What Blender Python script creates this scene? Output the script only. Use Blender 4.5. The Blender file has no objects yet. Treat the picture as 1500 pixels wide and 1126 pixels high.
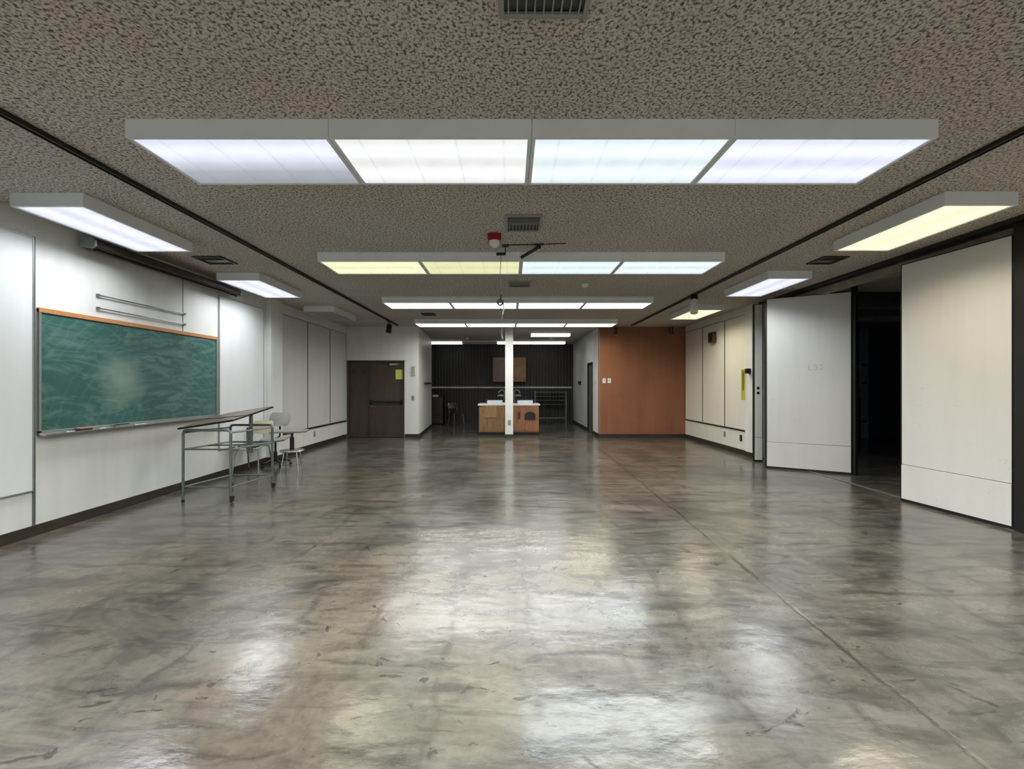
import bpy, bmesh, math, random
from mathutils import Vector, Matrix

random.seed(7)
SC = bpy.context.scene
COL = SC.collection
PI = math.pi
CAM_H = 1.4          # eye height, metres
H = 3.0              # ceiling height
XL, XR, YB = -4.45, 4.73, 11.6

# ------------------------------------------------------------------ helpers
def lin(c):
    def f(v):
        v /= 255.0
        return v / 12.92 if v <= 0.04045 else ((v + 0.055) / 1.055) ** 2.4
    return (f(c[0]), f(c[1]), f(c[2]), 1.0)

class NT:
    """tiny node-graph helper"""
    def __init__(s, name):
        s.m = bpy.data.materials.new(name); s.m.use_nodes = True
        s.t = s.m.node_tree; s.t.nodes.clear()
        s.out = s.n('ShaderNodeOutputMaterial')
    def n(s, t, **kw):
        nd = s.t.nodes.new(t)
        for k, v in kw.items():
            if k == 'inp':
                for kk, vv in v.items():
                    if isinstance(vv, bpy.types.NodeSocket): s.t.links.new(vv, nd.inputs[kk])
                    else: nd.inputs[kk].default_value = vv
            else: setattr(nd, k, v)
        return nd
    def l(s, a, b): s.t.links.new(a, b)
    def math(s, op, a, b=None, c=None, clamp=False):
        nd = s.n('ShaderNodeMath', operation=op); nd.use_clamp = clamp
        for i, v in enumerate((a, b, c)):
            if v is None: continue
            if isinstance(v, (int, float)): nd.inputs[i].default_value = v
            else: s.l(v, nd.inputs[i])
        return nd.outputs[0]
    def coords(s, scale=(1, 1, 1), rot=(0, 0, 0), kind='Object', vec=None):
        mp = s.n('ShaderNodeMapping')
        if vec is None: vec = s.n('ShaderNodeTexCoord').outputs[kind]
        s.l(vec, mp.inputs['Vector'])
        mp.inputs['Scale'].default_value = scale; mp.inputs['Rotation'].default_value = rot
        return mp.outputs[0]
    def noise(s, vec, scale, detail=4, rough=0.55, dist=0.0):
        nd = s.n('ShaderNodeTexNoise'); s.l(vec, nd.inputs['Vector'])
        nd.inputs['Scale'].default_value = scale; nd.inputs['Detail'].default_value = detail
        nd.inputs['Roughness'].default_value = rough; nd.inputs['Distortion'].default_value = dist
        return nd.outputs['Fac']
    def ramp(s, fac, stops, interp='LINEAR'):
        nd = s.n('ShaderNodeValToRGB'); s.l(fac, nd.inputs[0]); r = nd.color_ramp; r.interpolation = interp
        while len(r.elements) < len(stops): r.elements.new(0.5)
        for e, (p, c) in zip(r.elements, stops):
            e.position = p
            e.color = (c, c, c, 1) if isinstance(c, (int, float)) else c
        return nd.outputs[0]
    def mix(s, fac, a, b, mode='MIX'):
        nd = s.n('ShaderNodeMix', data_type='RGBA', blend_type=mode)
        for sock, v in ((nd.inputs[0], fac), (nd.inputs[6], a), (nd.inputs[7], b)):
            if isinstance(v, bpy.types.NodeSocket): s.l(v, sock)
            else: sock.default_value = v
        return nd.outputs[2]
    def bump(s, h, strength=0.3, dist=0.01):
        nd = s.n('ShaderNodeBump'); s.l(h, nd.inputs['Height'])
        nd.inputs['Strength'].default_value = strength; nd.inputs['Distance'].default_value = dist
        return nd.outputs[0]
    def bsdf(s, color, rough=0.5, metal=0.0, normal=None, **kw):
        p = s.n('ShaderNodeBsdfPrincipled')
        for k, v in (('Base Color', color), ('Roughness', rough), ('Metallic', metal)):
            if isinstance(v, bpy.types.NodeSocket): s.l(v, p.inputs[k])
            else: p.inputs[k].default_value = v
        if normal is not None: s.l(normal, p.inputs['Normal'])
        for k, v in kw.items(): p.inputs[k.replace('_', ' ')].default_value = v
        s.l(p.outputs[0], s.out.inputs[0])
        return s.m

def simple(name, rgb, rough=0.5, metal=0.0, vary=0.08, scale=6.0, bump=0.0, stretch=(1, 1, 1), **kw):
    g = NT(name); v = g.coords(stretch)
    c = lin(rgb); n = g.noise(v, scale, 5, 0.6)
    lo = tuple(x * (1 - vary * 2) for x in c[:3]) + (1,); hi = tuple(min(1, x * (1 + vary * 1.2)) for x in c[:3]) + (1,)
    col = g.ramp(n, [(0.3, lo), (0.7, hi)])
    nm = g.bump(g.noise(v, scale * 12, 3), bump, 0.004) if bump else None
    return g.bsdf(col, rough, metal, nm, **kw)

M = {}
def paint(name, rgb, stains=0.10, rough=0.45, scuff=0.0):
    """painted plaster or laminate with dirt of its own"""
    g = NT(name); v = g.coords()
    c = lin(rgb)
    big = g.ramp(g.noise(v, 0.9, 6, 0.6, 0.6), [(0.35, 1 - stains), (0.65, 1.0)])
    drip = g.ramp(g.noise(g.coords((7, 7, 0.5)), 1.0, 4, 0.6), [(0.35, 1 - stains * 0.7), (0.6, 1.0)])
    col = g.mix(1.0, c, big, 'MULTIPLY'); col = g.mix(1.0, col, drip, 'MULTIPLY')
    if scuff:
        sc = g.ramp(g.noise(g.coords((3, 3, 5)), 2.6, 9, 0.72, 1.4), [(0.63, 0.0), (0.68, scuff)])
        lowz = g.n('ShaderNodeSeparateXYZ'); g.l(g.n('ShaderNodeTexCoord').outputs['Object'], lowz.inputs[0])
        mask = g.math('MULTIPLY', sc, g.math('SUBTRACT', 1.25, g.math('MULTIPLY', lowz.outputs[2], 0.5), clamp=True), clamp=True)
        col = g.mix(mask, col, lin((120, 115, 108)))
    nm = g.bump(g.noise(v, 60, 3), 0.06, 0.003)
    return g.bsdf(col, rough, 0, nm)

M['wall'] = paint('white_wall_paint', (224, 226, 222), 0.10, 0.42, 0.25)
M['panel_white'] = paint('whiteboard_panel', (226, 230, 229), 0.05, 0.30, 0.1)
M['panel_grey'] = paint('grey_tack_panel', (206, 208, 203), 0.06, 0.5)
M['panel_cream'] = paint('cream_tack_panel', (216, 214, 203), 0.06, 0.5)
M['partition'] = paint('partition_laminate', (224, 224, 219), 0.06, 0.36, 0.35)
M['brown_wall'] = paint('terracotta_wall_paint', (144, 93, 66), 0.18, 0.55)
M['base'] = simple('dark_rubber_base', (52, 46, 38), 0.35, vary=0.15)
M['black_wall'] = simple('black_ribbed_panel', (9, 8, 9), 0.45, vary=0.2)
M['rib'] = simple('charcoal_rib', (70, 66, 66), 0.5, vary=0.15)
M['rail_grey'] = simple('pale_grey_rail', (206, 202, 196), 0.45, vary=0.1)
M['header'] = simple('brown_grey_header', (150, 140, 122), 0.6, vary=0.1)
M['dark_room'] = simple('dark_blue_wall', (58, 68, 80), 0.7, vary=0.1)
M['dark_steel'] = simple('dark_steel', (38, 36, 32), 0.45, 0.6, vary=0.2)
M['track'] = simple('dark_bronze_track', (52, 49, 42), 0.5, 0.3, vary=0.2)
M['seal'] = simple('black_rubber_seal', (20, 20, 22), 0.45, vary=0.1)
M['enamel'] = simple('white_enamel_housing', (228, 232, 236), 0.35, 0.0, vary=0.02, scale=3)
M['enamel_dark'] = simple('grey_divider_enamel', (140, 142, 138), 0.4, vary=0.04)
M['aluminium'] = simple('brushed_aluminium', (176, 180, 180), 0.35, 0.85, vary=0.06, scale=20)
M['grey_metal'] = simple('grey_painted_tube', (112, 118, 116), 0.35, 0.55, vary=0.1, scale=20)
M['chrome'] = simple('chrome_tube', (168, 170, 168), 0.22, 0.9, vary=0.05, scale=20)
M['tray'] = simple('stainless_steel', (214, 222, 228), 0.3, 0.5, vary=0.04, scale=10)
M['black'] = simple('black_plastic', (18, 18, 19), 0.4, vary=0.1)
M['rubber'] = simple('black_rubber_wheel', (24, 23, 22), 0.7, vary=0.1)
M['white_plastic'] = simple('white_plastic', (222, 222, 216), 0.4, vary=0.03)
M['red'] = simple('red_alarm_plastic', (150, 20, 34), 0.35, vary=0.08)
M['yellow'] = simple('yellow_sign_plastic', (214, 206, 60), 0.5, vary=0.06)
M['paper_yellow'] = simple('yellow_paper', (205, 205, 105), 0.7, vary=0.05)
M['paper'] = simple('printed_paper', (190, 190, 182), 0.7, vary=0.05)
M['ink'] = simple('grey_ink', (90, 90, 88), 0.7, vary=0.05)
M['trim_wood'] = simple('orange_cork_strip', (186, 132, 82), 0.55, vary=0.12, scale=14, stretch=(1, 6, 6))
M['tan_plastic'] = simple('tan_shell_plastic', (170, 162, 132), 0.4, vary=0.05)
M['grey_plastic'] = simple('grey_shell_plastic', (142, 144, 138), 0.4, vary=0.08)
M['grey_laminate'] = simple('grey_laminate', (126, 126, 116), 0.3, vary=0.08)
M['slate_pad'] = simple('slate_blue_pad', (78, 90, 100), 0.6, vary=0.08)
M['mauve'] = simple('faded_mauve_board', (128, 108, 98), 0.6, vary=0.08)
M['concrete_edge'] = simple('threshold_metal', (120, 116, 104), 0.4, 0.4, vary=0.1)

def wood(name, a, b, rough=0.4, st=(14, 14, 1.2), sc=2.2):
    g = NT(name); v = g.coords(st)
    n = g.noise(v, sc, 7, 0.62, 1.2)
    col = g.ramp(n, [(0.32, lin(a)), (0.68, lin(b))])
    bl = g.ramp(g.noise(g.coords(), 2.2, 4, 0.6, 0.5), [(0.3, 0.78), (0.7, 1.0)])
    return g.bsdf(g.mix(1.0, col, bl, 'MULTIPLY'), rough)
M['wood'] = wood('oak_veneer', (112, 84, 54), (156, 122, 82))
M['wood_red'] = wood('reddish_veneer', (118, 78, 52), (160, 112, 78))
M['wood_dark'] = wood('dark_brown_door', (62, 50, 42), (82, 67, 56), 0.4, (20, 20, 1), 1.5)
M['wood_pale'] = wood('pale_wood_inset', (128, 96, 62), (166, 132, 92))
M['cork'] = wood('worn_brown_board', (62, 50, 40), (128, 112, 92), 0.35, (3, 3, 3), 3.0)

def mat_ceiling():
    g = NT('acoustic_ceiling'); v = g.coords()
    n1 = g.noise(v, 66, 3, 0.62, 0.1)
    n2 = g.noise(v, 38, 2, 0.5)
    mask = g.ramp(g.math('ADD', g.math('MULTIPLY', n1, 0.75), g.math('MULTIPLY', n2, 0.25)), [(0.40, 0.0), (0.53, 1.0)])
    dark = lin((98, 96, 95)); light = lin((226, 223, 218))
    col = g.mix(mask, dark, light)
    big = g.mix(g.noise(v, 0.35, 3, 0.5), lin((255, 238, 224)), lin((244, 248, 246)))
    col = g.mix(1.0, col, big, 'MULTIPLY')
    dirt = g.ramp(g.noise(v, 0.8, 5, 0.6, 0.5), [(0.3, 0.84), (0.65, 1.0)])
    col = g.mix(1.0, col, dirt, 'MULTIPLY')
    return g.bsdf(col, 0.95, 0, g.bump(mask, 0.5, 0.006))
M['ceiling'] = mat_ceiling()

def mat_floor():
    g = NT('polished_concrete'); v = g.coords()
    sep = g.n('ShaderNodeSeparateXYZ'); g.l(v, sep.inputs[0]); X, Y = sep.outputs[0], sep.outputs[1]
    a = g.noise(v, 0.55, 9, 0.62, 0.7)
    col = g.ramp(a, [(0.30, lin((56, 55, 51))), (0.47, lin((84, 82, 74))), (0.68, lin((104, 100, 89)))])
    warm = g.ramp(g.noise(g.coords((1, 1, 1), (0, 0, 0.6)), 0.42, 4, 0.5, 0.4), [(0.50, 0.0), (0.70, 0.42)])
    col = g.mix(warm, col, lin((106, 90, 70)))
    cool = g.ramp(g.noise(g.coords((1.4, 1.0, 1), (0, 0, 2.1)), 0.5, 4, 0.5), [(0.52, 0.0), (0.72, 0.5)])
    col = g.mix(cool, col, lin((76, 80, 77)))
    # trowel streaks running across the room
    st = g.ramp(g.noise(g.coords((0.9, 3.2, 1)), 1.7, 7, 0.65, 1.2), [(0.36, 0.54), (0.50, 1.0), (0.74, 1.14)])
    col = g.mix(1.0, col, st, 'MULTIPLY')
    dk = g.ramp(g.noise(g.coords((1, 1.5, 1), (0, 0, 1.1)), 1.15, 8, 0.7, 0.9), [(0.38, 0.62), (0.54, 1.04)])
    col = g.mix(1.0, col, dk, 'MULTIPLY')
    # fine grain and pitting
    gr = g.ramp(g.noise(v, 22, 6, 0.7), [(0.3, 0.80), (0.6, 1.06)])
    col = g.mix(1.0, col, gr, 'MULTIPLY')
    # ghost of old square tiles: broken dark lines
    wob = g.n('ShaderNodeVectorMath', operation='ADD'); g.l(v, wob.inputs[0])
    nv = g.n('ShaderNodeTexNoise'); g.l(v, nv.inputs['Vector']); nv.inputs['Scale'].default_value = 2.5; nv.inputs['Detail'].default_value = 3
    sc = g.n('ShaderNodeVectorMath', operation='SCALE'); g.l(nv.outputs['Color'], sc.inputs[0]); sc.inputs['Scale'].default_value = 0.22
    g.l(sc.outputs[0], wob.inputs[1])
    s2 = g.n('ShaderNodeSeparateXYZ'); g.l(wob.outputs[0], s2.inputs[0])
    def line(c, per, w):
        f = g.math('ABSOLUTE', g.math('SUBTRACT', g.math('FRACT', g.math('DIVIDE', c, per)), 0.5))
        return g.math('SUBTRACT', 1.0, g.math('DIVIDE', f, w, clamp=True), clamp=True)
    grid = g.math('MAXIMUM', line(s2.outputs[1], 0.46, 0.10), g.math('MULTIPLY', line(s2.outputs[0], 0.46, 0.08), 0.7))
    gm = g.ramp(g.noise(g.coords((1.6, 1.6, 1), (0, 0, 0.3)), 1.3, 6, 0.7, 0.5), [(0.42, 0.0), (0.58, 1.0)])
    gf = g.math('MULTIPLY', g.math('MULTIPLY', grid, gm), 0.80)
    col = g.mix(gf, col, lin((46, 42, 38)))
    # scuffs and spots
    sp = g.ramp(g.noise(g.coords((1, 1.6, 1), (0, 0, 0.5)), 3.1, 5, 0.6, 2.2), [(0.63, 0.0), (0.68, 0.85)])
    col = g.mix(sp, col, lin((38, 34, 30)))
    # saw-cut joint running the length of the room
    jn = g.math('MULTIPLY', g.math('SUBTRACT', g.noise(v, 3.0, 6, 0.7), 0.5), 0.09)
    jx = g.math('ADD', g.math('ADD', g.math('MULTIPLY', Y, 0.030), 1.70), jn)
    d = g.math('ABSOLUTE', g.math('SUBTRACT', X, jx))
    jm = g.math('SUBTRACT', 1.0, g.math('DIVIDE', d, 0.020, clamp=True), clamp=True)
    halo = g.math('MULTIPLY', g.math('SUBTRACT', 1.0, g.math('DIVIDE', d, 0.14, clamp=True), clamp=True), 0.22)
    col = g.mix(halo, col, lin((84, 76, 66)))
    col = g.mix(g.math('MULTIPLY', jm, g.ramp(g.noise(v, 2.3, 6, 0.7), [(0.38, 0.35), (0.58, 0.95)]), clamp=True), col, lin((30, 26, 22)))
    rg = g.ramp(g.noise(v, 1.1, 6, 0.65, 0.6), [(0.3, 0.14), (0.7, 0.27)])
    hgt = g.math('ADD', g.math('MULTIPLY', g.noise(g.coords((1.0, 1.6, 1)), 1.8, 3, 0.5), 1.0), g.math('MULTIPLY', g.noise(g.coords((1, 1.8, 1)), 7, 4, 0.6), 0.22))
    hgt = g.math('SUBTRACT', hgt, g.math('MULTIPLY', jm, 0.15))
    return g.bsdf(col, rg, 0, g.bump(hgt, 0.35, 0.02), IOR=1.75)
M['floor'] = mat_floor()

def mat_chalk():
    g = NT('green_chalkboard'); v = g.coords()
    base = g.ramp(g.noise(v, 1.2, 5, 0.6), [(0.3, lin((36, 82, 76))), (0.7, lin((50, 100, 92)))])
    wv = g.noise(g.coords((1, 0.9, 3.2)), 1.7, 8, 0.65, 2.4)
    sm = g.ramp(wv, [(0.46, 0.0), (0.62, 0.34)])
    col = g.mix(sm, base, lin((128, 156, 146)))
    # arcs left by the eraser
    cc = g.n('ShaderNodeVectorMath', operation='DISTANCE'); g.l(v, cc.inputs[0]); cc.inputs[1].default_value = (0, 0.35, -0.25)
    arcs = g.math('SINE', g.math('ADD', g.math('MULTIPLY', cc.outputs['Value'], 75), g.math('MULTIPLY', g.noise(v, 2, 3), 14)))
    am = g.math('MULTIPLY', g.ramp(arcs, [(0.3, 0.0), (1.0, 0.10)]), g.ramp(g.noise(v, 1.6, 3), [(0.42, 0.0), (0.6, 1.0)]))
    col = g.mix(am, col, lin((132, 160, 150)))
    # round dusty patch
    c2 = g.n('ShaderNodeVectorMath', operation='DISTANCE'); g.l(v, c2.inputs[0]); c2.inputs[1].default_value = (0, -0.35, 0.46)
    pt = g.math('SUBTRACT', 1.0, g.math('DIVIDE', g.math('ADD', c2.outputs['Value'], g.math('MULTIPLY', g.noise(v, 4, 4), 0.3)), 0.50, clamp=True), clamp=True)
    col = g.mix(g.math('MULTIPLY', pt, 1.5, clamp=True), col, lin((128, 152, 142)))
    return g.bsdf(col, 0.55)
M['chalk'] = mat_chalk()

def mat_diffuser(name, rgb, L, lo=0.78, tubes=2, half=None):
    """prismatic lens lit from behind by `tubes` fluorescent tubes along its length"""
    g = NT(name)
    uv = g.n('ShaderNodeTexCoord').outputs['UV']
    s = g.n('ShaderNodeSeparateXYZ'); g.l(uv, s.inputs[0]); U, V = s.outputs[0], s.outputs[1]
    b = g.math('COSINE', g.math('MULTIPLY', g.math('SUBTRACT', g.math('MULTIPLY', V, float(tubes)), 0.5), 2 * PI))
    b = g.math('MULTIPLY_ADD', b, (1 - lo) / 2, (1 + lo) / 2)
    cell = g.math('ABSOLUTE', g.math('SUBTRACT', g.math('FRACT', g.math('MULTIPLY', U, 4.0)), 0.5))
    ln = g.ramp(cell, [(0.0, 0.86), (0.035, 1.0)])
    nz = g.ramp(g.noise(g.coords((2, 1, 1), vec=uv), 3, 4, 0.6), [(0.3, 0.93), (0.7, 1.04)])
    st = g.math('MULTIPLY', g.math('MULTIPLY', b, ln), nz)
    if half is not None:                                   # one dead tube: that side of the lens stays dim
        st = g.math('MULTIPLY', st, g.ramp(V, [(0.45, 1.0), (0.72, half)]))
    e = g.n('ShaderNodeEmission'); e.inputs[0].default_value = (rgb[0], rgb[1], rgb[2], 1)
    g.l(g.math('MULTIPLY', st, L), e.inputs[1])
    d = g.n('ShaderNodeBsdfDiffuse'); d.inputs[0].default_value = (0.25, 0.25, 0.24, 1)
    a = g.n('ShaderNodeAddShader'); g.l(e.outputs[0], a.inputs[0]); g.l(d.outputs[0], a.inputs[1])
    g.l(a.outputs[0], g.out.inputs[0])
    return g.m
LP = {   # lamp kinds: colour of the lens, brightness factor, light of the lamp, tint of its light
    'cool':    ((0.78, 0.81, 0.98), 1.0, 1.0, (0.93, 0.96, 1.0)),
    'blue':    ((0.72, 0.88, 1.00), 1.0, 1.0, (0.90, 0.96, 1.0)),
    'mint':    ((0.77, 0.88, 0.92), 1.0, 1.0, (0.93, 1.0, 0.99)),
    'neutral': ((0.84, 0.86, 0.86), 1.0, 1.0, (1.0, 0.985, 0.96)),
    'warm':    ((1.20, 1.00, 0.64), 1.0, 1.0, (1.0, 0.89, 0.70)),
    'yellow':  ((0.90, 0.90, 0.56), 1.0, 0.5, (1.0, 0.96, 0.72)),
    'dimyellow': ((0.70, 0.69, 0.40), 1.0, 0.35, (1.0, 0.94, 0.66)),
    'half':    ((0.74, 0.78, 0.92), 1.0, 0.6, (0.93, 0.96, 1.0)),
    'faint':   ((0.10, 0.12, 0.16), 1.0, 0.28, (0.6, 0.8, 1.0)),  # used by the added, unseen fill light in the dark room
    'full':    ((3.0, 3.0, 2.9), 1.0, 1.0, (1.0, 0.985, 0.96)),
    'bright':  ((1.8, 1.8, 1.76), 1.0, 1.0, (1.0, 0.985, 0.96)),
    'brightcool': ((1.6, 1.8, 1.95), 1.0, 1.0, (0.95, 0.98, 1.0)),
    'creamy':  ((2.6, 2.3, 1.3), 1.0, 1.0, (1.0, 0.93, 0.76)),
    'off':     ((1, 1, 1), 0.02, 0.0, (1, 1, 1)),
}
DM = {k: mat_diffuser('lens_' + k, v[0], v[1], lo=0.80 if k != 'dimyellow' else 0.9, half=0.42 if k == 'half' else None) for k, v in LP.items()}

# ------------------------------------------------------------------ mesh builders
class MB:
    def __init__(s): s.bm = bmesh.new()
    def box(s, x0, x1, y0, y1, z0, z1, bev=0.0, mtx=None):
        x0, x1 = min(x0, x1), max(x0, x1); y0, y1 = min(y0, y1), max(y0, y1); z0, z1 = min(z0, z1), max(z0, z1)
        r = bmesh.ops.create_cube(s.bm, size=1.0)
        vs = r['verts']
        for v in vs:
            v.co = Vector(((x0 + x1) / 2 + v.co.x * (x1 - x0), (y0 + y1) / 2 + v.co.y * (y1 - y0), (z0 + z1) / 2 + v.co.z * (z1 - z0)))
        if bev > 0:
            es = list({e for v in vs for e in v.link_edges})
            rr = bmesh.ops.bevel(s.bm, geom=es, offset=bev, segments=2, profile=0.7, affect='EDGES')
            vs = list({v for f in rr['faces'] for v in f.verts} | {v for v in vs if v.is_valid})
        if mtx is not None:
            bmesh.ops.transform(s.bm, matrix=mtx, verts=[v for v in vs if v.is_valid])
        return s
    def tube(s, pts, r, seg=10, closed=False, caps=True):
        pts = [Vector(p) for p in pts]; rings = []; n = len(pts)
        up = None
        for i, p in enumerate(pts):
            a = pts[(i - 1) % n] if (closed or i > 0) else p
            b = pts[(i + 1) % n] if (closed or i < n - 1) else p
            t = (b - a).normalized()
            if up is None:
                up = Vector((0, 0, 1)) if abs(t.z) < 0.9 else Vector((1, 0, 0))
            u = (up - t * up.dot(t))
            if u.length < 1e-5: u = t.orthogonal()
            u.normalize(); w = t.cross(u); up = u
            rr = r[i] if isinstance(r, (list, tuple)) else r
            rings.append([s.bm.verts.new(p + (u * math.cos(2 * PI * k / seg) + w * math.sin(2 * PI * k / seg)) * rr) for k in range(seg)])
        m = n if closed else n - 1
        for i in range(m):
            A, B = rings[i], rings[(i + 1) % n]
            for k in range(seg):
                s.bm.faces.new((A[k], A[(k + 1) % seg], B[(k + 1) % seg], B[k]))
        if caps and not closed:
            s.bm.faces.new(rings[0]); s.bm.faces.new(list(reversed(rings[-1])))
        return s
    def lathe(s, c, prof, seg=24, axis='Z'):
        c = Vector(c); rings = []
        for (r, h) in prof:
            ring = []
            for k in range(seg):
                a = 2 * PI * k / seg; x, y = r * math.cos(a), r * math.sin(a)
                p = {'Z': (x, y, h), 'X': (h, x, y), 'Y': (x, h, y)}[axis]
                ring.append(s.bm.verts.new(c + Vector(p)))
            rings.append(ring)
        for A, B in zip(rings, rings[1:]):
            for k in range(seg): s.bm.faces.new((A[k], A[(k + 1) % seg], B[(k + 1) % seg], B[k]))
        s.bm.faces.new(rings[0]); s.bm.faces.new(list(reversed(rings[-1])))
        return s
    def prism(s, pts, thick):
        """flat polygon given by 3-D points, extruded by the vector `thick`"""
        t = Vector(thick); a = [s.bm.verts.new(Vector(p)) for p in pts]; b = [s.bm.verts.new(Vector(p) + t) for p in pts]
        n = len(a)
        s.bm.faces.new(a); s.bm.faces.new(list(reversed(b)))
        for i in range(n): s.bm.faces.new((a[i], b[i], b[(i + 1) % n], a[(i + 1) % n]))
        return s
    def grid(s, fn, nu, nv, thick=0.008):
        """curved sheet with thickness: fn(u,v)->Vector"""
        top = [[s.bm.verts.new(fn(u / nu, v / nv)) for v in range(nv + 1)] for u in range(nu + 1)]
        bot = []
        for u in range(nu + 1):
            row = []
            for v in range(nv + 1):
                e = 1e-3; a, b = u / nu, v / nv
                n = (fn(min(1, a + e), b) - fn(max(0, a - e), b)).cross(fn(a, min(1, b + e)) - fn(a, max(0, b - e))).normalized()
                row.append(s.bm.verts.new(top[u][v].co - n * thick))
            bot.append(row)
        for u in range(nu):
            for v in range(nv):
                s.bm.faces.new((top[u][v], top[u + 1][v], top[u + 1][v + 1], top[u][v + 1]))
                s.bm.faces.new((bot[u][v + 1], bot[u + 1][v + 1], bot[u + 1][v], bot[u][v]))
        for u in range(nu):
            s.bm.faces.new((top[u][0], bot[u][0], bot[u + 1][0], top[u + 1][0])); s.bm.faces.new((top[u + 1][nv], bot[u + 1][nv], bot[u][nv], top[u][nv]))
        for v in range(nv):
            s.bm.faces.new((top[0][v + 1], bot[0][v + 1], bot[0][v], top[0][v])); s.bm.faces.new((top[nu][v], bot[nu][v], bot[nu][v + 1], top[nu][v + 1]))
        return s
    def build(s, name, mat, parent=None, smooth=False, loc=None):
        bm = s.bm
        bmesh.ops.recalc_face_normals(bm, faces=bm.faces)
        if loc is None:
            if parent is not None: org = WL[parent.name]
            else:
                xs = [v.co.x for v in bm.verts]; ys = [v.co.y for v in bm.verts]; zs = [v.co.z for v in bm.verts]
                org = Vector(((min(xs) + max(xs)) / 2, (min(ys) + max(ys)) / 2, min(zs)))
        else: org = Vector(loc)
        bmesh.ops.translate(bm, verts=bm.verts, vec=-org)
        me = bpy.data.meshes.new(name); bm.to_mesh(me); bm.free()
        if smooth:
            me.polygons.foreach_set('use_smooth', [True] * len(me.polygons))
            me.set_sharp_from_angle(angle=math.radians(40))
        o = bpy.data.objects.new(name, me); COL.objects.link(o)
        me.materials.append(M[mat] if isinstance(mat, str) else mat)
        if parent is not None:
            o.parent = parent; o.location = org - WL[parent.name]
        else: o.location = org
        WL[o.name] = org
        return o
WL = {}
def B(): return MB()
def tag(o, label, cat, group=None):
    o['label'] = label; o['category'] = cat
    if group: o['group'] = group
    return o
def thing(name, label, cat, loc, group=None):
    o = bpy.data.objects.new(name, None); COL.objects.link(o); o.location = loc; o.empty_display_size = 0.1
    WL[o.name] = Vector(loc)
    return tag(o, label, cat, group)
def struct(o, label=None):
    o['kind'] = 'structure'
    if label: o['label'] = label
    return o

# ------------------------------------------------------------------ the shell
fl = struct(B().box(-4.7, 10.7, -3.7, 16.8, -0.2, 0).build('floor', 'floor', loc=(0, 0, 0)))
ce = struct(B().box(-4.7, 10.7, -3.7, 16.8, H, H + 0.2).build('ceiling', 'ceiling', loc=(0, 0, 0)))
struct(B().box(XL - 0.2, XL, -3.5, YB + 0.2, 0, H).build('wall_left', 'wall'))
struct(B().box(XL - 0.2, 10.7, -3.7, -3.5, 0, H).build('wall_front', 'wall'))
# left back wall with the door opening
b = B(); b.box(XL, -4.42, YB, YB + 0.2, 0, H); b.box(-4.42, -2.87, YB, YB + 0.2, 2.09, H); b.box(-2.87, -2.49, YB, YB + 0.2, 0, H)
struct(b.build('wall_back_left', 'wall'))
struct(B().prism([(-2.49, YB + 0.2, 0), (-2.72, 14.75, 0), (-2.90, 14.75, 0), (-2.69, YB + 0.2, 0)], (0, 0, H)).build('wall_alcove_left', 'wall'))
# brown wall, alcove right wall with a door opening
struct(B().box(2.40, XR + 0.2, YB, YB + 0.15, 0, H).build('wall_back_right', 'brown_wall'))
b = B(); b.box(2.40, 2.55, YB + 0.15, 12.52, 0, H); b.box(2.40, 2.55, 12.52, 13.36, 2.10, H); b.box(2.40, 2.55, 13.36, 16.5, 0, H)
b.box(2.402, 2.405, YB - 0.004, YB + 0.15, 0, H)
struct(b.build('wall_alcove_right', 'wall'))
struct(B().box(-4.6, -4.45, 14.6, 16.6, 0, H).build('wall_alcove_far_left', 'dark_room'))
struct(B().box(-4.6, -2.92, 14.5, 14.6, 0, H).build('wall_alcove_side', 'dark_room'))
# ribbed black wall at the end
struct(B().box(-4.6, 2.5, 16.5, 16.7, 0, H).build('wall_back', 'black_wall'))
b = B(); x = -4.4
while x < 2.38:
    b.box(x, x + 0.03, 16.455, 16.5, 0.0, H - 0.02, 0.006); x += 0.118
struct(b.build('trim_7', 'rib'), 'charcoal ribs of the black wall')
struct(B().box(-4.4, 2.34, 16.40, 16.455, 1.31, 1.37, 0.006).build('trim_1', 'rail_grey'), 'grey metal rail along the black ribbed wall')
# right wall and what lies past it
struct(B().box(XR, XR + 0.2, 8.58, YB, 0, H).build('wall_right', 'panel_cream'))
struct(B().box(4.69, 4.93, 8.30, 8.58, 0, H, 0.004).build('trim_2', 'wall'), 'white wall end pilaster')
struct(B().box(4.90, 5.05, -3.5, 2.70, 0, H).build('wall_right_near', 'wall'))
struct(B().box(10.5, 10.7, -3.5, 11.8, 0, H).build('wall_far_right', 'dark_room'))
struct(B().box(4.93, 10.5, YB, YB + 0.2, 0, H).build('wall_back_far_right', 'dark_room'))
# soffit beams of the dark room
struct(B().box(5.1, 10.5, 8.9, 9.1, 2.76, 2.84).build('trim_3', simple('pale_blue_beam', (150, 170, 186), 0.4)), 'pale beam across the dark room')
struct(B().box(4.985, 5.06, 2.7, 8.3, 2.865, H).build('trim_8', 'header'), 'brown grey header over the folding partition')
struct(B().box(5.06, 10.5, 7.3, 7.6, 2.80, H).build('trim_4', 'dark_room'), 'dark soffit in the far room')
# pilaster on the left wall
struct(B().box(XL, -4.36, 7.80, 8.20, 0, H, 0.003).build('trim_5', 'wall'), 'white pilaster on the left wall')

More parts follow.
